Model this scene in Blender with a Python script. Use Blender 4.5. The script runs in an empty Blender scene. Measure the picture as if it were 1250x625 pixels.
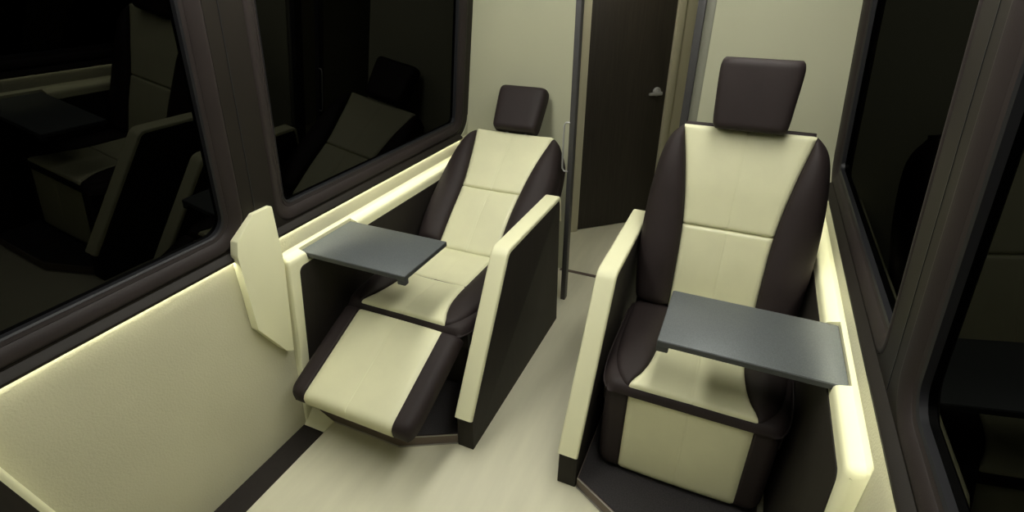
import bpy, bmesh, math
from mathutils import Vector, Matrix
from mathutils.geometry import tessellate_polygon

scene = bpy.context.scene
COL = scene.collection
R = math.radians

# ------------------------------------------------------------------ camera, world, light
cam_d = bpy.data.cameras.new('camera')
cam_d.sensor_fit = 'HORIZONTAL'
cam_d.sensor_width = 36.0
cam_d.lens = 36.0 * 638.5 / 1250.0
cam_d.clip_start = 0.02
cam = bpy.data.objects.new('camera', cam_d)
COL.objects.link(cam)
cam.location = (0, 0, 1.7)
cam.rotation_euler = (R(90 - 28.822), 0, R(23.967))
scene.camera = cam

world = bpy.data.worlds.new('night')
scene.world = world
world.use_nodes = True
wb = world.node_tree.nodes['Background']
wb.inputs[0].default_value = (0.02, 0.025, 0.03, 1)
wb.inputs[1].default_value = 0.05

vs = scene.view_settings
vs.view_transform = 'Standard'
vs.look = 'None'
vs.gamma = 1.0
vs.use_curve_mapping = False
vs.exposure = 0.0

LAMP_MAIN = 12.8      # emission of the ceiling lamp lenses
LAMP_VEST = 48.0
STRIP = 27.0          # light strips under the window sills

CX = -0.56           # centre line of the carriage


# ------------------------------------------------------------------ helpers
WLOC = {}


def wloc(o):
    v = Vector((0, 0, 0))
    while o is not None:
        v += o.location
        o = o.parent
    return v


def thing(name, loc, label=None, cat=None, group=None, kind=None):
    o = bpy.data.objects.new(name, None)
    o.empty_display_size = 0.05
    COL.objects.link(o)
    o.location = loc
    tag(o, label, cat, group, kind)
    return o


def tag(o, label=None, cat=None, group=None, kind=None):
    if label: o['label'] = label
    if cat: o['category'] = cat
    if group: o['group'] = group
    if kind: o['kind'] = kind
    return o


def finish(name, bm, mat, parent=None, smooth=35, bevel=0.0, seg=2, loc=None, recalc=True):
    """verts in world space -> one mesh object (local to its parent / loc)"""
    if recalc:
        bmesh.ops.recalc_face_normals(bm, faces=bm.faces[:])
    if bevel > 0:
        es = [e for e in bm.edges if len(e.link_faces) == 2 and e.calc_face_angle(0) > R(25)]
        bmesh.ops.bevel(bm, geom=es, offset=bevel, segments=seg, profile=0.5, affect='EDGES', clamp_overlap=True)
    off = wloc(parent) if parent is not None else Vector(loc or (0, 0, 0))
    if parent is not None and loc is not None:
        off = Vector(loc)
    for v in bm.verts:
        v.co -= off
    me = bpy.data.meshes.new(name)
    bm.to_mesh(me)
    bm.free()
    if smooth:
        for p in me.polygons: p.use_smooth = True
        me.set_sharp_from_angle(angle=R(smooth))
    if mat is not None:
        me.materials.append(mat)
    o = bpy.data.objects.new(name, me)
    COL.objects.link(o)
    if parent is not None:
        o.parent = parent
        if loc is not None:
            o.location = Vector(loc) - wloc(parent)
    else:
        o.location = off
    return o


def mx(p, side):
    """mirror a left-hand point to the right-hand side of the carriage"""
    return Vector(p) if side < 0 else Vector((2 * CX - p[0], p[1], p[2]))


def box_bm(lo, hi, bm=None):
    bm = bm or bmesh.new()
    lo, hi = Vector(lo), Vector(hi)
    vs_ = [bm.verts.new((x, y, z)) for x in (lo.x, hi.x) for y in (lo.y, hi.y) for z in (lo.z, hi.z)]
    for f in ((0, 1, 3, 2), (4, 6, 7, 5), (0, 4, 5, 1), (2, 3, 7, 6), (0, 2, 6, 4), (1, 5, 7, 3)):
        bm.faces.new([vs_[i] for i in f])
    return bm


def box(name, lo, hi, mat, parent=None, bevel=0.0, seg=2, loc=None):
    return finish(name, box_bm(lo, hi), mat, parent, bevel=bevel, seg=seg, loc=loc)


def prism_bm(pts_a, pts_b, bm=None):
    """closed solid between two matching polygons"""
    bm = bm or bmesh.new()
    a = [bm.verts.new(p) for p in pts_a]
    b = [bm.verts.new(p) for p in pts_b]
    n = len(a)
    for i in range(n):
        j = (i + 1) % n
        bm.faces.new((a[i], a[j], b[j], b[i]))
    bm.faces.new(a[::-1])
    bm.faces.new(b)
    return bm


def loft_bm(rings, close_ring=True, caps=True, bm=None):
    bm = bm or bmesh.new()
    rv = [[bm.verts.new(p) for p in r] for r in rings]
    n = len(rings[0])
    for k in range(len(rv) - 1):
        for i in range(n if close_ring else n - 1):
            j = (i + 1) % n
            bm.faces.new((rv[k][i], rv[k][j], rv[k + 1][j], rv[k + 1][i]))
    if caps and close_ring:
        bm.faces.new(rv[0][::-1])
        bm.faces.new(rv[-1])
    return bm


def fillet(poly, radii, seg=6):
    """round the corners of a closed 2-D polygon; radii a number or a list"""
    out = []
    n = len(poly)
    for i in range(n):
        r = radii[i] if isinstance(radii, (list, tuple)) else radii
        p = Vector(poly[i]); a = Vector(poly[i - 1]) - p; b = Vector(poly[(i + 1) % n]) - p
        if r <= 0:
            out.append(tuple(p)); continue
        la, lb = a.length, b.length
        a.normalize(); b.normalize()
        ang = math.acos(max(-1, min(1, a.dot(b))))
        d = min(r / math.tan(ang / 2), la * 0.49, lb * 0.49)
        rr = d * math.tan(ang / 2)
        c = p + (a + b).normalized() * (rr / math.sin(ang / 2))
        s, e = p + a * d - c, p + b * d - c
        a0 = math.atan2(s.y, s.x); a1 = math.atan2(e.y, e.x)
        da = (a1 - a0 + math.pi) % (2 * math.pi) - math.pi
        for k in range(seg + 1):
            t = a0 + da * k / seg
            out.append((c.x + rr * math.cos(t), c.y + rr * math.sin(t)))
    return out


def tube_bm(path, rad, n=10, bm=None, caps=True):
    bm = bm or bmesh.new()
    path = [Vector(p) for p in path]
    rings = []
    up = None
    for i, p in enumerate(path):
        d = (path[min(i + 1, len(path) - 1)] - path[max(i - 1, 0)]).normalized()
        if up is None:
            up = Vector((0, 0, 1)) if abs(d.z) < 0.9 else Vector((0, 1, 0))
        s = d.cross(up).normalized()
        up = s.cross(d).normalized()
        rings.append([p + (s * math.cos(2 * math.pi * k / n) + up * math.sin(2 * math.pi * k / n)) * rad for k in range(n)])
    return loft_bm(rings, True, caps, bm)


def q_round(d, r):
    if r <= 0 or d >= r: return 0.0
    d = max(d, 0.0)
    return r - math.sqrt(max(r * r - (r - d) ** 2, 0.0))


def puff_bm(L, Rr, v0, v1, base, thick, rl, rr, rb, rt, frame, nu=16, nv=28, extra=(), exv=()):
    """upholstered panel: patch between curves u=L(v) and u=Rr(v), edges rounded over, side walls and back"""
    def dist(n):
        out = []
        for i in range(n + 1):
            x = i / n
            c = 0.5 - 0.5 * math.cos(math.pi * x)
            out.append(0.35 * x + 0.65 * c)
        return out
    S = sorted(set(dist(nu)) | set(extra))
    T = sorted(set(dist(nv)) | set(exv))
    bm = bmesh.new()
    grid = []
    for t in T:
        row = []
        v = v0 + (v1 - v0) * t
        l, r = L(v), Rr(v)
        for s in S:
            u = l + (r - l) * s
            w = base(u, v)
            w -= q_round((u - l), rl) + q_round((r - u), rr)
            w -= q_round(v - v0, rb) + q_round(v1 - v, rt)
            row.append(bm.verts.new(frame(u, v, max(w, base(u, v) - thick))))
        grid.append(row)
    for j in range(len(T) - 1):
        for i in range(len(S) - 1):
            bm.faces.new((grid[j][i], grid[j][i + 1], grid[j + 1][i + 1], grid[j + 1][i]))
    border = [(i, 0) for i in range(len(S))] + [(len(S) - 1, j) for j in range(1, len(T))] + \
             [(i, len(T) - 1) for i in range(len(S) - 2, -1, -1)] + [(0, j) for j in range(len(T) - 2, 0, -1)]
    low = []
    for i, j in border:
        v = v0 + (v1 - v0) * T[j]
        l, r = L(v), Rr(v)
        u = l + (r - l) * S[i]
        low.append(bm.verts.new(frame(u, v, base(u, v) - thick)))
    n = len(border)
    for k in range(n):
        a, b = border[k], border[(k + 1) % n]
        bm.faces.new((grid[b[1]][b[0]], grid[a[1]][a[0]], low[k], low[(k + 1) % n]))
    bm.faces.new(low)
    return bm


def smooth01(x):
    x = max(0.0, min(1.0, x))
    return x * x * (3 - 2 * x)


def curve(pts):
    """monotone-ish smooth interpolation through (v, value) pairs"""
    def f(v):
        if v <= pts[0][0]: return pts[0][1]
        if v >= pts[-1][0]: return pts[-1][1]
        for i in range(len(pts) - 1):
            x0, y0 = pts[i]; x1, y1 = pts[i + 1]
            if v <= x1:
                h = x1 - x0
                m0 = (y1 - pts[i - 1][1]) / (x1 - pts[i - 1][0]) if i > 0 else (y1 - y0) / h
                m1 = (pts[i + 2][1] - y0) / (pts[i + 2][0] - x0) if i + 2 < len(pts) else (y1 - y0) / h
                t = (v - x0) / h
                return ((2 * t**3 - 3 * t**2 + 1) * y0 + (t**3 - 2 * t**2 + t) * h * m0 +
                        (-2 * t**3 + 3 * t**2) * y1 + (t**3 - t**2) * h * m1)
    return f


# ------------------------------------------------------------------ materials
def mat(name, col, rough=0.5, metal=0.0, spec=0.5, noise=None, bump=None, grain=None, coat=0.0, sheen=0.0):
    m = bpy.data.materials.new(name)
    m.use_nodes = True
    nt = m.node_tree
    b = nt.nodes['Principled BSDF']
    b.inputs['Roughness'].default_value = rough
    b.inputs['Metallic'].default_value = metal
    b.inputs['Specular IOR Level'].default_value = spec
    b.inputs['Coat Weight'].default_value = coat
    tc = nt.nodes.new('ShaderNodeTexCoord')
    geo = nt.nodes.new('ShaderNodeNewGeometry')
    if noise or grain:
        # noise = (scale, amount) ; grain = (scale xyz, amount)
        mp = nt.nodes.new('ShaderNodeMapping')
        nt.links.new(geo.outputs['Position'], mp.inputs['Vector'])
        nz = nt.nodes.new('ShaderNodeTexNoise')
        nz.inputs['Detail'].default_value = 5
        nt.links.new(mp.outputs[0], nz.inputs['Vector'])
        if grain:
            mp.inputs['Scale'].default_value = grain[0]
            if len(grain) > 2: mp.inputs['Rotation'].default_value = grain[2]
            nz.inputs['Scale'].default_value = 1.0
            amt = grain[1]
        else:
            nz.inputs['Scale'].default_value = noise[0]
            amt = noise[1]
        rp = nt.nodes.new('ShaderNodeValToRGB')
        rp.color_ramp.elements[0].position = 0.3
        rp.color_ramp.elements[1].position = 0.7
        rp.color_ramp.elements[0].color = tuple(c * (1 - amt) for c in col) + (1,)
        rp.color_ramp.elements[1].color = tuple(min(c * (1 + amt), 1) for c in col) + (1,)
        nt.links.new(nz.outputs['Fac'], rp.inputs[0])
        nt.links.new(rp.outputs[0], b.inputs['Base Color'])
    else:
        b.inputs['Base Color'].default_value = tuple(col) + (1,)
    if bump:
        # bump = (kind, scale, strength, distance)
        if bump[0] == 'leather':
            bn = nt.nodes.new('ShaderNodeTexVoronoi')
            bn.feature = 'SMOOTH_F1'
            bn.inputs['Scale'].default_value = bump[1]
            out = bn.outputs['Distance']
        else:
            bn = nt.nodes.new('ShaderNodeTexNoise')
            bn.inputs['Scale'].default_value = bump[1]
            bn.inputs['Detail'].default_value = 3
            out = bn.outputs['Fac']
        nt.links.new(geo.outputs['Position'], bn.inputs['Vector'])
        bp = nt.nodes.new('ShaderNodeBump')
        bp.inputs['Strength'].default_value = bump[2]
        bp.inputs['Distance'].default_value = bump[3]
        nt.links.new(out, bp.inputs['Height'])
        nt.links.new(bp.outputs[0], b.inputs['Normal'])
    return m


def emit(name, col, strength):
    m = bpy.data.materials.new(name)
    m.use_nodes = True
    b = m.node_tree.nodes['Principled BSDF']
    b.inputs['Base Color'].default_value = (0.8, 0.8, 0.75, 1)
    b.inputs['Emission Color'].default_value = tuple(col) + (1,)
    b.inputs['Emission Strength'].default_value = strength
    return m


CREAM = (0.655, 0.645, 0.425)
M = {}
M['cream_leather'] = mat('cream_leather', CREAM, 0.42, spec=0.4, noise=(9, 0.03), bump=('leather', 420, 0.12, 0.0006))
M['cream_plastic'] = mat('cream_plastic', (0.72, 0.71, 0.47), 0.46, spec=0.35, noise=(3, 0.015))
M['cream_panel'] = mat('cream_panel', (0.50, 0.485, 0.335), 0.6, spec=0.3, noise=(4, 0.04), bump=('noise', 150, 0.5, 0.0025))
M['cream_wall'] = mat('cream_wall', (0.455, 0.455, 0.320), 0.55, spec=0.3, noise=(2, 0.03))
M['jamb'] = mat('jamb', (0.46, 0.435, 0.31), 0.5, spec=0.3, grain=((20, 20, 0.8), 0.05))
M['dark_leather'] = mat('dark_leather', (0.0235, 0.0172, 0.0168), 0.58, spec=0.20, noise=(12, 0.08), bump=('leather', 380, 0.15, 0.0006))
M['dark_frame'] = mat('dark_frame', (0.0225, 0.0170, 0.0162), 0.52, spec=0.25, noise=(8, 0.08), bump=('noise', 330, 0.22, 0.001))
M['dark_pillar'] = mat('dark_pillar', (0.0150, 0.0122, 0.0095), 0.55, spec=0.18, noise=(8, 0.08), bump=('noise', 330, 0.22, 0.001))
M['dark_panel'] = mat('dark_panel', (0.0190, 0.0160, 0.0128), 0.6, spec=0.2, grain=((60, 60, 4), 0.12))
M['door_wood'] = mat('door_wood', (0.032, 0.027, 0.021), 0.5, spec=0.3, grain=((90, 90, 4), 0.18))
M['rubber'] = mat('rubber', (0.012, 0.012, 0.014), 0.4, spec=0.4)
M['carpet'] = mat('carpet', (0.035, 0.032, 0.033), 0.85, spec=0.15, noise=(220, 0.3), bump=('noise', 400, 0.4, 0.002))
M['brown_edge'] = mat('brown_edge', (0.15, 0.115, 0.095), 0.45, metal=0.3, spec=0.5, grain=((4, 4, 120), 0.05))
M['metal_line'] = mat('metal_line', (0.45, 0.43, 0.40), 0.35, metal=0.7)
M['floor'] = mat('floor', (0.61, 0.59, 0.435), 0.42, spec=0.4, grain=((16, 2.2, 8), 0.05, (0, 0, 0.35)))
M['strip_black'] = mat('strip_black', (0.019, 0.0155, 0.0135), 0.65, spec=0.2, noise=(40, 0.1))
M['table'] = mat('table', (0.100, 0.111, 0.113), 0.46, metal=0.25, spec=0.4, noise=(420, 0.25))
M['table_edge'] = mat('table_edge', (0.055, 0.06, 0.063), 0.5, metal=0.2, noise=(500, 0.12))
M['post'] = mat('post', (0.062, 0.060, 0.060), 0.45, metal=0.3, noise=(30, 0.05))
M['steel'] = mat('steel', (0.40, 0.40, 0.39), 0.40, metal=0.45)
M['grey_trim'] = mat('grey_trim', (0.22, 0.22, 0.17), 0.4, spec=0.5)
M['thread'] = mat('thread', (0.42, 0.39, 0.22), 0.7)
def night_glass():
    m = bpy.data.materials.new('glass')
    m.use_nodes = True
    nt = m.node_tree
    nt.nodes.remove(nt.nodes['Principled BSDF'])
    g = nt.nodes.new('ShaderNodeBsdfGlossy')
    g.inputs['Color'].default_value = (0.021, 0.021, 0.020, 1)
    g.inputs['Roughness'].default_value = 0.012
    nt.links.new(g.outputs[0], nt.nodes['Material Output'].inputs[0])
    return m


M['glass'] = night_glass()
M['ceiling'] = mat('ceiling', (0.10, 0.098, 0.075), 0.7, spec=0.2, noise=(3, 0.03))
M['lamp_main'] = emit('lamp_main', (1.0, 0.985, 0.90), LAMP_MAIN)
M['lamp_vest'] = emit('lamp_vest', (1.0, 0.94, 0.78), LAMP_VEST)
M['strip'] = emit('strip', (1.0, 0.985, 0.80), STRIP)

# ------------------------------------------------------------------ the shell of the carriage
Y0, Y1 = -2.4, 2.80        # cabin from the wall behind the camera to the bulkhead
ZC = 2.12
ZS = 0.803                 # top of the cream lower wall panel


def xw(z):                 # leaning upper wall, left side
    return -1.550 + 0.10 * (z - 0.80)


def xp(z):                 # lower panel, left side
    return -1.455 - (0.081 / ZS) * z


# floor: main slab, laid to the vestibule as well
fl = box('floor', (-1.9, Y0 - 0.1, -0.06), (0.8, 4.9, 0.0), M['floor'])
tag(fl, kind='structure')

t = box('trim_1', (-1.47, Y0, 0.0), (-1.352, 1.104, 0.004), M['strip_black'], bevel=0.001, seg=1)
tag(t, 'black channel strip on the floor along the window wall', kind='structure')
t = box('trim_2', (-0.90, 2.775, 0.0), (-0.285, 2.803, 0.004), M['brown_edge'], bevel=0.001, seg=1)
tag(t, 'thin dark threshold strip across the aisle floor at the doorway', kind='structure')

WIN = [(-1.0, 1.072), (1.352, 2.67)]         # glass openings along y
WZ0, WZ1 = 0.908, 1.80
WRAD = [(0.115, 0.062), (0.080, 0.032)]     # outer and glass corner radius
FR = 0.070                                # width of the window surround


def win_outline(y0, y1, z0, z1, r, seg=10):
    return fillet([(y0, z0), (y1, z0), (y1, z1), (y0, z1)], r, seg)


wall_things = {}
for side, sname in ((-1, 'left'), (1, 'right')):
    # lower cream panel
    a = [mx(p, side) for p in ((xp(0), Y0, 0), (xp(ZS), Y0, ZS), (xp(ZS) - 0.03, Y0, ZS), (-1.62, Y0, 0))]
    b = [Vector((p.x, Y1, p.z)) for p in a]
    wl = finish('wall_' + sname, prism_bm(a, b), M['cream_panel'])
    tag(wl, kind='structure')
    wall_things[side] = wl
    # upper dark wall with two holes for the windows
    bm = bmesh.new()
    outer = [(Y0, 0.80), (Y1, 0.80), (Y1, ZC), (Y0, ZC)]
    holes = [win_outline(y0 - FR, y1 + FR, WZ0 - FR, WZ1 + FR, WRAD[k][0]) for k, (y0, y1) in enumerate(WIN)]
    loops = [outer] + holes
    flat = [p for lp in loops for p in lp]
    tris = tessellate_polygon([[Vector((p[0], p[1], 0)) for p in lp] for lp in loops])
    vv = [bm.verts.new(mx((xw(p[1]), p[0], p[1]), side)) for p in flat]
    for tr in tris:
        try: bm.faces.new([vv[i] for i in tr])
        except ValueError: pass
    up = finish('upper_wall', bm, M['dark_pillar'], wl)
    # sill nose above the cream panel (carries the light strip on its underside)
    prof = [(xw(ZS) + 0.0, ZS + 0.030), (xp(ZS) + 0.008, ZS + 0.016), (xp(ZS) + 0.0125, ZS + 0.010), (xp(ZS) + 0.0115, ZS + 0.001), (xp(ZS) + 0.009, ZS + 0.001), (xp(ZS) + 0.008, ZS + 0.0065), (xw(ZS) - 0.005, ZS + 0.0065)]
    a = [mx((p[0], Y0, p[1]), side) for p in prof]
    b = [mx((p[0], 2.70, p[1]), side) for p in prof]
    finish('sill_nose', prism_bm(a, b), M['dark_pillar'], wl)
    # cream corner filler where the surround rounds off at the bulkhead
    arc = [(2.675 + 0.12 * math.cos(t_), 0.925 + 0.12 * math.sin(t_)) for t_ in [R(-90 + 9 * k) for k in range(11)]] + [(2.799, 0.805)]
    a = [mx((xw(z) + 0.004, y, z), side) for y, z in arc]
    b = [mx((xw(z) - 0.004, y, z), side) for y, z in arc]
    finish('corner_filler', prism_bm(a, b), M['cream_wall'], wl)
    # pillar joint
    yg = 1.194
    a = [mx((xw(z) + dx, yg + dy, z), side) for z, dx, dy in ((0.84, 0.0012, -0.0015), (ZC, 0.0012, -0.0015), (ZC, 0.0012, 0.0015), (0.84, 0.0012, 0.0015))]
    b = [p + Vector((-0.004 * -side, 0, 0)) for p in a]
    finish('pillar_joint', prism_bm(a, b), M['rubber'], wl)

# windows
nwin = 0
for side, sname in ((-1, 'left'), (1, 'right')):
    for wi, (y0, y1) in enumerate(WIN):
        nwin += 1
        wt = thing('window_%d' % nwin, mx((xw(WZ0), (y0 + y1) / 2, WZ0 - FR), side), kind='structure')
        wt['label'] = ['dark window with rounded surround nearer the camera', 'dark window with rounded surround beside the bulkhead'][wi] + \
                      (' above the wing panel wall' if side < 0 else ' on the wall opposite the wing panel')

        def ring(inset, depth, r):
            return [mx((xw(p[1]) + depth, p[0], p[1]), side) for p in
                    win_outline(y0 - FR + inset, y1 + FR - inset, WZ0 - FR + inset, WZ1 + FR - inset, r)]
        # surround: rolled outer lip, sloping face, fine groove, glazing bead
        ro, ri = WRAD[wi]

        def rr(ins): return ro + (ri - ro) * ins / 0.07
        rings = [ring(i_, d_, rr(i_)) for i_, d_ in ((0.0, -0.003), (0.002, 0.001), (0.007, 0.003), (0.012, 0.003), (0.047, -0.011),
                                                     (0.0485, -0.0135), (0.050, -0.012), (0.061, -0.017))]
        finish('surround', loft_bm(rings, True, False), M['dark_frame'], wt, smooth=50)
        rings = [ring(i_, d_, rr(i_)) for i_, d_ in ((0.060, -0.018), (0.062, -0.015), (0.068, -0.019), (0.070, -0.045))]
        finish('glazing_bead', loft_bm(rings, True, False), M['rubber'], wt, smooth=50)
        g = ring(0.066, -0.034, rr(0.066))
        g2 = [p + Vector((0.008 * side, 0, 0)) for p in g]
        pane = finish('pane', prism_bm(g, g2), M['glass'], wt, smooth=20)

# light strips under the sills
for side, lab in ((-1, 'warm light strip under the window sill above the cream panel by the wing panel'),
                  (1, 'warm light strip under the window sill beside the upright seat')):
    pr = [(xp(ZS) + 0.0005, ZS + 0.006), (xp(ZS) + 0.0075, ZS + 0.006), (xp(ZS) + 0.0075, ZS + 0.004), (xp(ZS) + 0.0005, ZS + 0.004)]
    a = [mx((p[0], Y0 + 0.05, p[1]), side) for p in pr]
    b = [mx((p[0], 2.69, p[1]), side) for p in pr]
    o = finish('light_strip', prism_bm(a, b), M['strip'], None, smooth=0, loc=mx((xp(ZS), 0.2, ZS), side))
    tag(o, lab, 'light')

# ceiling and the wall behind the camera
o = box('ceiling', (-1.7, Y0 - 0.1, ZC), (0.6, 4.9, ZC + 0.05), M['ceiling']); tag(o, kind='structure')
o = box('wall_front', (-1.7, Y0 - 0.06, 0), (0.6, Y0, ZC), M['cream_wall']); tag(o, kind='structure')

# ceiling lamps over the seats
for k, (xa, xb, ya, yb, lab) in enumerate(((-1.26, -1.00, 0.35, 2.40, 'long flat ceiling lamp above the reclined seat'),
                                           (-0.12, 0.14, 0.35, 2.40, 'long flat ceiling lamp above the upright seat'))):
    lt = thing('ceiling_lamp', ((xa + xb) / 2, (ya + yb) / 2, ZC), lab, 'lamp', 'ceiling lamps')
    box('housing', (xa - 0.03, ya - 0.03, ZC - 0.018), (xb + 0.03, yb + 0.03, ZC), M['steel'], lt, bevel=0.004)
    box('lens', (xa, ya, ZC - 0.024), (xb, yb, ZC - 0.017), M['lamp_main'], lt, bevel=0.002, seg=1)

# ------------------------------------------------------------------ bulkhead with doorway, vestibule and door
bk = box('wall_back', (-1.60, Y1, 0), (-0.875, Y1 + 0.04, ZC), M['cream_wall']); tag(bk, kind='structure')
box('bulkhead_panel', (-0.222, Y1, 0), (0.52, Y1 + 0.04, ZC), M['cream_wall'], bk)
box('bulkhead_header', (-0.875, Y1, 2.02), (-0.222, Y1 + 0.04, ZC), M['cream_wall'], bk)
box('edge_trim', (-0.266, Y1 + 0.012, 0), (-0.222, Y1 + 0.05, 2.02), M['grey_trim'], bk, bevel=0.003)
box('door_post', (-0.302, Y1 - 0.012, 0), (-0.266, Y1 + 0.055, 2.02), M['post'], bk, bevel=0.003)

A = Vector((-0.975, 3.371, 0)); Dd = Vector((0.7315, 0.6818, 0)).normalized(); Nn = Vector((Dd.y, -Dd.x, 0))   # normal towards the aisle


def dp(al, z, off=0.0):
    p = A + Dd * al + Nn * off
    return Vector((p.x, p.y, z))


def dbox(name, a0, a1, z0, z1, o0, o1, m, parent, bevel=0.0):
    q = [(a0, z0), (a1, z0), (a1, z1), (a0, z1)]
    return finish(name, prism_bm([dp(a, z, o0) for a, z in q], [dp(a, z, o1) for a, z in q]), m, parent, bevel=bevel)


vw = dbox('wall_vestibule', -0.9, -0.055, 0, ZC, -0.06, 0.0, M['cream_wall'], None); tag(vw, kind='structure')
dbox('vestibule_panel', 0.67, 1.6, 0, ZC, -0.06, 0.0, M['jamb'], vw)
dbox('vestibule_header', -0.055, 0.67, 2.04, ZC, -0.06, 0.0, M['cream_wall'], vw)
box('vestibule_side', (0.45, 2.84, 0), (0.50, 4.9, ZC), M['cream_wall'], vw)

dr = thing('door_1', dp(0.3, 0), 'dark brown wooden door with a steel lever handle in a cream frame', kind='structure')
dbox('leaf', 0.004, 0.610, 0.008, 2.00, -0.045, -0.006, M['door_wood'], dr, bevel=0.002)
dbox('frame', -0.055, 0.0, 0, 2.04, -0.06, 0.012, M['jamb'], dr, bevel=0.004)
dbox('frame', 0.614, 0.67, 0, 2.04, -0.06, 0.012, M['jamb'], dr, bevel=0.004)
dbox('frame', 0.0, 0.614, 2.003, 2.04, -0.06, 0.012, M['jamb'], dr, bevel=0.004)
# lever handle: round rose, neck and lever
hz, ha = 0.965, 0.535
hr = []
for off, rad in ((-0.006, 0.030), (0.004, 0.030), (0.008, 0.027), (0.010, 0.020)):
    hr.append([dp(ha + rad * math.cos(2 * math.pi * k / 28), hz + rad * math.sin(2 * math.pi * k / 28), off) for k in range(28)])
rose = finish('handle', loft_bm(hr), M['steel'], dr, smooth=40)
bm = tube_bm([dp(ha, hz, 0.0), dp(ha, hz, 0.032), dp(ha, hz, 0.046)], 0.011, 14)
lv = [(0.012, 0.012), (-0.02, 0.013), (-0.075, 0.011), (-0.088, 0.008)]
rg = []
for da, h in lv:
    rg.append([dp(ha + da, hz - 0.004 + h * math.sin(t_), 0.046 + 0.006 * math.cos(t_)) for t_ in [2 * math.pi * k / 14 for k in range(14)]])
loft_bm(rg, bm=bm)
finish('lever', bm, M['steel'], rose, smooth=45)

vl = thing('vestibule_lamp', (-0.58, 3.25, ZC), 'small round ceiling lamp in the vestibule outside the brown door', 'lamp')
for nm, rad, z0, z1, m in (('housing', 0.11, ZC - 0.02, ZC, M['steel']), ('lens', 0.09, ZC - 0.028, ZC - 0.018, M['lamp_vest'])):
    rg = [[Vector((-0.58 + r_ * math.cos(2 * math.pi * k / 32), 3.25 + r_ * math.sin(2 * math.pi * k / 32), z)) for k in range(32)]
          for r_, z in ((rad, z1), (rad, z0 + 0.004), (rad - 0.005, z0))]
    finish(nm, loft_bm(rg), m, vl, smooth=40)

# free-standing dark post behind the reclined seat, with its wire grab handle
po = thing('partition_post', (-0.77, 2.478, 0), 'slim dark grey floor to ceiling post behind the reclined seat', 'post')
box('post', (-0.784, 2.458, 0), (-0.757, 2.502, ZC), M['post'], po, bevel=0.003)
bm = tube_bm([(-0.780, 2.462, 1.035), (-0.800, 2.458, 1.035), (-0.809, 2.456, 1.022), (-0.810, 2.456, 0.96), (-0.810, 2.456, 0.83),
              (-0.809, 2.456, 0.80), (-0.800, 2.458, 0.785), (-0.780, 2.462, 0.785)], 0.0045, 10)
finish('grab_handle', bm, M['steel'], po, smooth=60)


# ------------------------------------------------------------------ pods: wall-side panel, aisle console, plinth
def pod_panel(side, ytop, ybot, yend, notch, label, yflip=None, b=0.05, zr=0.03, taper=0.022, R_=0.012):
    """wall-side panel of a seat pod: cream shell with ledge and slanted front, dark liner"""
    def P(x, y, z):
        if yflip is not None: y = 2 * yflip - y
        return mx((x, y, z), side)

    def inner(z): return -1.478 + 0.028 * max(0.0, (0.70 - z)) / 0.70
    th = thing('pod_side_panel', P(-1.47, (ybot + yend) / 2, 0.0), label, 'panel', 'wall side panels of the seat pods')

    def front(z): return ybot + (ytop - ybot) * z / 0.74

    def ringat(y, low=False, fr=False, fat=0.0, sh=0.0):
        ca, cb_ = (0.718, -1.519)
        zl = 0.686
        if low:    # recess for the tray table: only the inner part of the ledge drops
            led = [(cb_ + 0.0005, zl), (-1.492, zl), (-1.485, zl), (-1.4795, zl - 0.003), (-1.478, zl - 0.008)]
        else:
            led = [(cb_ + 0.0005, 0.7262), (-1.492, 0.7188), (-1.485, 0.716), (-1.4795, 0.709), (-1.478, 0.698)]
        pts = [(xp(0.745) + 0.001, 0.738), (xp(0.745) + 0.004, 0.7335), (cb_, 0.7265)] + led + \
              [(inner(0.35), 0.35), (inner(0.0), 0.0), (xp(0) + 0.001, 0.0), (xp(.35) + 0.001, 0.35)]
        out = []
        for i, (px, pz) in enumerate(pts):
            if 1 <= i <= 6: pz -= sh * 0.8
            if 3 <= i <= 9: px -= min(sh, max(px - xp(pz) - 0.003, 0.0))
            if fat and px > xp(pz) + 0.02: px += fat * (0.70 - min(pz, 0.70)) / 0.70
            out.append(P(px, (y + (front(pz) - front(0.74)) if fr else y), pz))
        return out

    def rround(k, back=0.0):   # soft front edge
        a = k / 4 * math.pi / 2
        sh = R_ * (1 - math.sin(a)); fw = R_ * (1 - math.cos(a)) + back
        return ringat(ytop + fw, fr=True, fat=taper, sh=sh)
    rings = [rround(k) for k in range(5)] + [rround(4, max(b - 0.014 - R_, 0.001)), ringat(ytop + R_ + max(b - 0.013 - R_, 0.002), fr=True)]
    if notch:
        rings += [ringat(notch[0]), ringat(notch[0], True), ringat(notch[1], True), ringat(notch[1])]
    rings += [ringat(yend)]
    bm = loft_bm(rings)
    finish('shell', bm, M['cream_plastic'], th, smooth=40)
    # dark liner on the inner face, rounded front top corner, standing 2 mm proud
    zt = 0.690 if not notch else 0.676
    poly = fillet([(front(0.03) + b, 0.03), (yend - 0.002, 0.03), (yend - 0.002, zt), (front(zt) + b, zt)], [0.0, 0, 0, zr], 8)
    a1 = [P(inner(z) + 0.0035, y, z) for y, z in poly]
    a0 = [P(inner(z) - 0.003, y, z) for y, z in poly]
    finish('liner', prism_bm(a0, a1), M['dark_panel'], th, bevel=0.001, seg=1)
    return th, P


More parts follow.
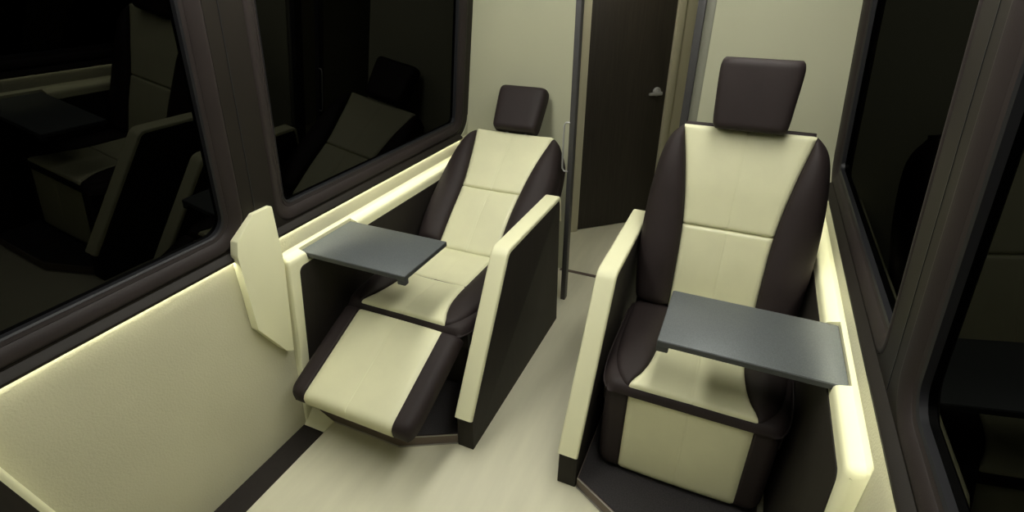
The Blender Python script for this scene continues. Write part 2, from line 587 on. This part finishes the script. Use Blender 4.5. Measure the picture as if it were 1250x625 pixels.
TZ = 0.715
TY = (1.332, 1.640)
pl, P_ = pod_panel(-1, 1.240, 1.112, 2.79, (TY[0] - 0.003, TY[1] + 0.004), 'cream ledge panel with dark liner on the window side of the reclined seat')
lowp = [(-1.4545, 1.104, 0.0005), (-1.352, 1.106, 0.0005), (-1.349, 1.168, 0.0005), (-1.4545, 1.168, 0.0005)]
topp = [(-1.4545, 1.1055, 0.004), (-1.353, 1.107, 0.004), (-1.350, 1.168, 0.005), (-1.4580, 1.168, 0.066)]
cv = finish('trim_3', prism_bm([Vector(p) for p in lowp], [Vector(p) for p in topp]), M['cream_plastic'], None, bevel=0.001, seg=1)
tag(cv, 'small cream cove where the pod wall meets the floor at the end of the black strip', kind='structure')
pod_panel(1, 1.035, 0.83, 2.79, (TY[0] - 0.003, TY[1] + 0.004), 'cream ledge panel with dark liner on the window side of the upright seat', b=0.035, taper=0.0, R_=0.020)
pod_panel(-1, 1.245, 1.118, 2.79, None, 'curved cream edge with dark liner at the bottom left corner of the picture', yflip=0.757, b=0.02, zr=0.06, taper=0.0)

# wing panel on the wall beside the reclined seat
WG = [(1.250, 0.942), (1.166, 0.942), (1.073, 0.876), (1.056, 0.830), (1.034, 0.542), (1.116, 0.391), (1.146, 0.371), (1.226, 0.715)]
poly = fillet(WG, [0.006, 0.008, 0.012, 0.01, 0.012, 0.01, 0.004, 0.02], 4)
wing = finish('wing_panel', prism_bm([Vector((xp(z) + 0.037, y, z)) for y, z in poly], [Vector((max(xp(z) + 0.002, xw(z) + 0.002 if z > ZS else -9), y, z)) for y, z in poly]),
              M['cream_plastic'], None, bevel=0.005, seg=3, loc=(-1.50, 1.15, 0.37))
tag(wing, 'cream wing plate with clipped corners on the window pillar beside the reclined seat', 'panel')


def console(side, label):
    th = thing('armrest_console', mx((-0.775, 1.75, 0), side), label, 'console', 'aisle side consoles of the seat pods')
    xo, xi = -0.737, -0.809
    core = fillet([(1.279, 0.0), (2.268, 0.0), (2.232, 0.722), (1.640, 0.722), (1.284, 0.165)], [0, 0, 0.03, 0.06, 0.0], 6)
    finish('side_panel', prism_bm([mx((xo - 0.001, y, z), side) for y, z in core], [mx((xi + 0.001, y, z), side) for y, z in core]),
           M['dark_panel'], th, bevel=0.0025)
    # padded cream cap: section swept along front slope, top and a little way down the back
    path = [(1.276, 0.160)]
    n0 = Vector((1.276, 0.160)); n1 = Vector((1.630, 0.730)); n2 = Vector((2.228, 0.730)); n3 = Vector((2.255, 0.600))
    pp = fillet([tuple(n0), tuple(n1), tuple(n2), tuple(n3)], [0, 0.045, 0.022, 0], 8)
    sec = fillet([(-0.037, -0.006), (0.037, -0.006), (0.037, 0.014), (-0.037, 0.014)], [0.002, 0.002, 0.009, 0.009], 4)
    rings = []
    xm = (xo + xi) / 2
    for i, p in enumerate(pp):
        d = (Vector(pp[min(i + 1, len(pp) - 1)]) - Vector(pp[max(i - 1, 0)])).normalized()
        nrm = Vector((-d.y, d.x))
        u = 1.0
        taper = 1.0
        if i >= len(pp) - 1: taper = 0.35
        rings.append([mx((xm + a, p[0] + nrm[0] * b * taper, p[1] + nrm[1] * b * taper), side) for a, b in sec])
    finish('cap', loft_bm(rings), M['cream_plastic'], th, smooth=50, bevel=0.0)
    return th


console(-1, 'dark aisle console with padded cream cap beside the reclined seat')
console(1, 'dark aisle console with padded cream cap beside the upright seat')


def plinth(side, label):
    th = thing('seat_plinth', mx((-1.1, 1.7, 0), side), label, 'plinth', 'low plinths under the seats')
    H = 0.046
    out = [(-1.352, 1.172), (-1.02, 1.172), (-0.811, 1.285), (-0.811, 2.26), (-1.425, 2.26), (-1.425, 1.172)]
    finish('riser', prism_bm([mx((x, y, 0.0), side) for x, y in out], [mx((x, y, H), side) for x, y in out]), M['brown_edge'], th, bevel=0.002, seg=1)
    ins = [(-1.350, 1.181), (-1.023, 1.181), (-0.816, 1.292), (-0.816, 2.25), (-1.420, 2.25), (-1.420, 1.181)]
    finish('carpet_top', prism_bm([mx((x, y, H - 0.004), side) for x, y in ins], [mx((x, y, H + 0.004), side) for x, y in ins]), M['carpet'], th)
    edge = [(-1.349, 1.170), (-1.02, 1.170), (-0.813, 1.282)]
    finish('metal_edge', tube_bm([mx((x, y, 0.003), side) for x, y in edge], 0.003, 6), M['metal_line'], th, smooth=60)
    finish('metal_edge', tube_bm([mx((x, y + 0.003, H + 0.002), side) for x, y in edge], 0.0025, 6), M['metal_line'], th, smooth=60)
    return th


plinth(-1, 'low plinth with brown metal edge and dark carpet under the reclined seat')
plinth(1, 'low plinth with brown metal edge and dark carpet under the upright seat')


# ------------------------------------------------------------------ tray tables
def table(side, xin, xout, label):
    th = thing('tray_table', mx(((xin + xout) / 2, sum(TY) / 2, TZ - 0.02), side), label, 'table', 'grey tray tables')
    poly = fillet([(xout, TY[0]), (xin, TY[0]), (xin, TY[1]), (xout, TY[1])], 0.004, 3)
    finish('edge_band', prism_bm([mx((x, y, TZ - 0.020), side) for x, y in poly], [mx((x, y, TZ - 0.002), side) for x, y in poly]),
           M['table_edge'], th, bevel=0.0015, seg=1)
    poly = fillet([(xout + 0.002, TY[0] + 0.002), (xin - 0.002, TY[0] + 0.002), (xin - 0.002, TY[1] - 0.002), (xout + 0.002, TY[1] - 0.002)], 0.004, 3)
    finish('top', prism_bm([mx((x, y, TZ - 0.004), side) for x, y in poly], [mx((x, y, TZ), side) for x, y in poly]),
           M['table'], th, bevel=0.0012, seg=2)
    lo = mx((xin - 0.036, TY[0] + 0.001, TZ - 0.042), side); hi = mx((xin, TY[0] + 0.026, TZ - 0.0145), side)
    box('grip_block', (min(lo.x, hi.x), lo.y, lo.z), (max(lo.x, hi.x), hi.y, hi.z), M['table_edge'], th, bevel=0.004)
    return th


table(-1, -1.022, -1.517, 'grey tray table folded out over the reclined seat')
table(1, -1.008, -1.517, 'grey tray table folded out over the upright seat')


# ------------------------------------------------------------------ seats
def seat(cx, pivot, lean, leg_top, leg_bot, cush_front, cush_len, head, label):
    th = thing('recliner_seat', (cx, (cush_front + pivot[0]) / 2, 0.046), label, 'seat', 'leather recliner seats')
    CL, DL = M['cream_leather'], M['dark_leather']

    # --- pedestal and body
    box('pedestal', (cx - 0.25, cush_front + 0.10, 0.0505), (cx + 0.25, cush_front + 0.58, 0.30), M['dark_panel'], th, bevel=0.02, seg=3)
    for s in (-1, 1):
        bm = tube_bm([(cx + s * 0.283, cush_front + 0.06, 0.0505), (cx + s * 0.283, cush_front + 0.06, 0.40)], 0.008, 10)
        finish('side_rail', bm, M['post'], th, smooth=50)

    # --- seat cushion : u across, v back from the front edge, w up
    zt = 0.462

    def fc(u, v, w): return Vector((cx + u, cush_front + v, zt + w))
    WB = curve([(-0.012, 0.270), (0.02, 0.290), (0.06, 0.303), (0.14, 0.313), (0.25, 0.317), (0.7, 0.317)])       # body
    W = curve([(0, 0.216), (0.014, 0.230), (0.05, 0.254), (0.10, 0.273), (0.16, 0.286), (0.30, 0.298), (0.7, 0.300)])   # bolster tops
    c = curve([(0, 0.205), (0.03, 0.195), (0.07, 0.177), (0.14, 0.160), (0.25, 0.151), (0.40, 0.152), (0.7, 0.157)])

    def cb(u, v):   # dished across, rising a little to the front
        return 0.004 * (u / 0.18) ** 2 + 0.008 * math.exp(-((v - 0.12) / 0.12) ** 2) - 0.004

    def bb(u, v):
        ci, wo = c(v), W(v)
        s = (abs(u) - ci) / max(wo - ci, 1e-4)
        return cb(ci, v) + 0.020 * math.sin(math.pi * min(max(s, 0), 1) ** 0.8) * smooth01(v / 0.25) - 0.001
    body = puff_bm(lambda v: -WB(v), WB, -0.012, cush_len, lambda u, v: -0.007, 0.040, 0.040, 0.040, 0.034, 0.01, fc, 24, 24)
    sb = finish('seat_body', body, DL, th, smooth=60)
    finish('seat_frame', puff_bm(lambda v: -WB(v) + 0.005, lambda v: WB(v) - 0.005, 0.075, cush_len - 0.02, lambda u, v: -0.0465, 0.12, 0.012, 0.012, 0.02, 0.01, fc, 14, 16), DL, th, smooth=60)
    cr = 0.278
    ex = (0.47, 0.482, 0.49, 0.5, 0.51, 0.518, 0.53)

    def seam(u): return 0.0012 * math.exp(-((abs(u) - 0.0045) / 0.0028) ** 2)
    finish('cushion_insert', puff_bm(lambda v: -c(v), c, 0.000, cr, lambda u, v: cb(u, v) - seam(u), 0.05, 0.008, 0.008, 0.016, 0.008, fc, 16, 30, ex), CL, th, smooth=60)
    finish('cushion_insert', puff_bm(lambda v: -c(v), c, cr + 0.0005, cush_len, lambda u, v: cb(u, v) - seam(u), 0.05, 0.008, 0.008, 0.008, 0.012, fc, 16, 20, ex), CL, th, smooth=60)
    for s in (-1, 1):
        l = (lambda v: c(v) + 0.001) if s > 0 else (lambda v: -W(v))
        r = W if s > 0 else (lambda v: -c(v) - 0.001)
        o = finish('cushion_bolster', puff_bm(l, r, 0.001, cush_len, bb, 0.06, 0.008 if s > 0 else 0.024, 0.024 if s > 0 else 0.008, 0.016, 0.02, fc, 16, 30), DL, th, smooth=60)
        # piping along the lower outer seam of the bolster
        path = [fc(s * (WB(v) + 0.0005), v, -0.0465) for v in [0.0 + (cush_len - 0.02) * k / 16 for k in range(17)]]
        finish('piping', tube_bm(path, 0.0035, 6), DL, o, smooth=60)

    # --- leg rest : u across, v from hinge to the foot end, w outward
    lt, lb = Vector((0, leg_top[0], leg_top[1])), Vector((0, leg_bot[0], leg_bot[1]))
    ld = (lb - lt); LL = ld.length; ld.normalize()
    ln = Vector((0, ld.z, -ld.y))
    if ln.y > 0 or (abs(ln.y) < 1e-6 and ln.z < 0): ln = -ln
    if ln.z < 0 and abs(ln.y) < 0.5: ln = -ln

    def fg(u, v, w): return Vector((cx + u, 0, 0)) + lt + ld * v + ln * w
    lr = thing('leg_rest', (0, 0, 0)); lr.parent = th
    lr.location = Vector((cx, lt.y, lt.z)) - wloc(th)
    TH = 0.058
    wl_ = curve([(0, 0.284), (0.1, 0.286), (LL - 0.06, 0.284), (LL - 0.02, 0.276), (LL, 0.262)])
    ci = 0.202

    def lbw(u, v): return 0.004 - 0.004 * (u / 0.2) ** 2
    finish('leg_insert', puff_bm(lambda v: -ci, lambda v: ci, 0.002, LL, lambda u, v: lbw(u, v) - seam(u), TH, 0.006, 0.006, 0.015, 0.035, fg, 16, 26, ex), CL, lr, smooth=60)
    for s in (-1, 1):
        l = (lambda v: ci + 0.001) if s > 0 else (lambda v: -wl_(v))
        r = wl_ if s > 0 else (lambda v: -ci - 0.001)
        finish('leg_bolster', puff_bm(l, r, 0.0, LL - 0.002, lambda u, v: 0.003, TH + 0.004, 0.006 if s > 0 else 0.04, 0.04 if s > 0 else 0.006, 0.02, 0.04, fg, 14, 26), DL, lr, smooth=60)
    # --- back rest : u across, v up the back, w towards the sitter
    pv = Vector((cx, pivot[0], pivot[1]))
    upv = Vector((0, math.sin(lean), math.cos(lean))); nv_ = Vector((0, -math.cos(lean), math.sin(lean)))

    def fb(u, v, w): return pv + Vector((u, 0, 0)) + upv * v + nv_ * w
    L = 0.703
    Wb = curve([(-0.03, 0.300), (0.05, 0.312), (0.18, 0.321), (0.32, 0.323), (0.45, 0.317), (0.56, 0.304), (0.63, 0.288), (0.67, 0.267), (0.703, 0.234)])
    cbk = curve([(-0.06, 0.160), (0.05, 0.160), (0.20, 0.161), (0.32, 0.166), (0.43, 0.178), (0.55, 0.198), (0.64, 0.217), (0.703, 0.230)])

    def base_c(u, v):
        return 0.010 * math.exp(-((v - 0.16) / 0.14) ** 2) + 0.005 * (abs(u) / 0.2) ** 2 - 0.012 * smooth01((v - 0.45) / 0.25)

    def base_b(u, v):
        a, b = cbk(v), Wb(v)
        s = (abs(u) - a) / max(b - a, 1e-4)
        return base_c(a, v) + 0.030 * math.sin(math.pi * min(max(s, 0), 1) ** 0.8) ** 0.8 * smooth01((b - a) / 0.12)
    vm = 0.322
    finish('back_insert', puff_bm(lambda v: -cbk(v), cbk, -0.05, vm, lambda u, v: base_c(u, v) - seam(u), 0.06, 0.008, 0.008, 0.02, 0.012, fb, 16, 22, ex), CL, th, smooth=60)
    finish('back_insert', puff_bm(lambda v: -cbk(v), cbk, vm + 0.0005, L, lambda u, v: base_c(u, v) - seam(u), 0.06, 0.008, 0.008, 0.012, 0.014, fb, 16, 26, ex), CL, th, smooth=60)
    for s in (-1, 1):
        l = (lambda v: cbk(v) + 0.001) if s > 0 else (lambda v: -Wb(v))
        r = Wb if s > 0 else (lambda v: -cbk(v) - 0.001)
        finish('back_bolster', puff_bm(l, r, -0.030, L - 0.001, base_b, 0.10, 0.008 if s > 0 else 0.04, 0.04 if s > 0 else 0.008, 0.035, 0.012, fb, 18, 34), DL, th, smooth=60)
    def Ws(v): return Wb(min(v, L)) + 0.003 * smooth01((L - v) / 0.10) - 0.002
    sh = finish('back_shell', puff_bm(lambda v: -Ws(v), Ws, -0.10, L + 0.014, lambda u, v: -0.060, 0.110, 0.018, 0.018, 0.01, 0.014, fb, 18, 28), DL, th, smooth=60)
    path = [fb(-Ws(v) + 0.001, v, -0.115) for v in [-0.04 + 0.70 * k / 24 for k in range(25)]]
    finish('piping', tube_bm(path, 0.0035, 6), DL, sh, smooth=60)
    path = [fb(Ws(v) - 0.001, v, -0.115) for v in [-0.04 + 0.70 * k / 24 for k in range(25)]]
    finish('piping', tube_bm(path, 0.0035, 6), DL, sh, smooth=60)

    # --- head rest
    hl, hang, hoff = head            # offset along the back from the top edge, own lean, offset forward
    hp = fb(0, L, 0) + upv * hl + nv_ * hoff
    hu = Vector((0, math.sin(hang), math.cos(hang))); hn = Vector((0, -math.cos(hang), math.sin(hang)))

    def fh(u, v, w): return hp + Vector((u, 0, 0)) + hu * v + hn * w
    HH = 0.250
    hw = curve([(0, 0.118), (0.02, 0.127), (0.10, 0.133), (0.21, 0.138), (0.238, 0.134), (HH, 0.126)])

    def hb(u, v): return 0.052 - 0.004 * (abs(u) / 0.13) ** 2 + 0.002 * math.exp(-((abs(u) - 0.085) / 0.03) ** 2) - 0.006 * (v / HH)
    hr_ = thing('head_rest', (0, 0, 0)); hr_.parent = th
    hr_.location = hp - wloc(th)
    finish('head_pad', puff_bm(lambda v: -hw(v), hw, 0, HH, hb, 0.070, 0.026, 0.026, 0.026, 0.026, fh, 30, 24), DL, hr_, smooth=60)
    finish('head_back', puff_bm(lambda v: -hw(v) + 0.003, lambda v: hw(v) - 0.003, 0.003, HH - 0.003, lambda u, v: -0.018, 0.020, 0.008, 0.008, 0.008, 0.008, fh, 14, 14), DL, hr_, smooth=60)
    for s in (-1, 1):
        finish('stem', tube_bm([fb(s * 0.055, L - 0.03, -0.06), fh(s * 0.055, 0.05, -0.01)], 0.007, 10), M['steel'], hr_, smooth=60)
    return th


seat(-1.14, (2.035, 0.492), R(52.5), (1.425, 0.437), (1.030, 0.262), 1.440, 0.63, (0.006, R(34), -0.012),
     'cream and dark brown leather recliner tilted back with its leg rest raised')
seat(0.02, (1.915, 0.500), R(15.5), (1.396, 0.432), (1.374, 0.0575), 1.396, 0.53, (-0.004, R(8), 0.004),
     'cream and dark brown leather recliner set upright with its leg rest folded down')
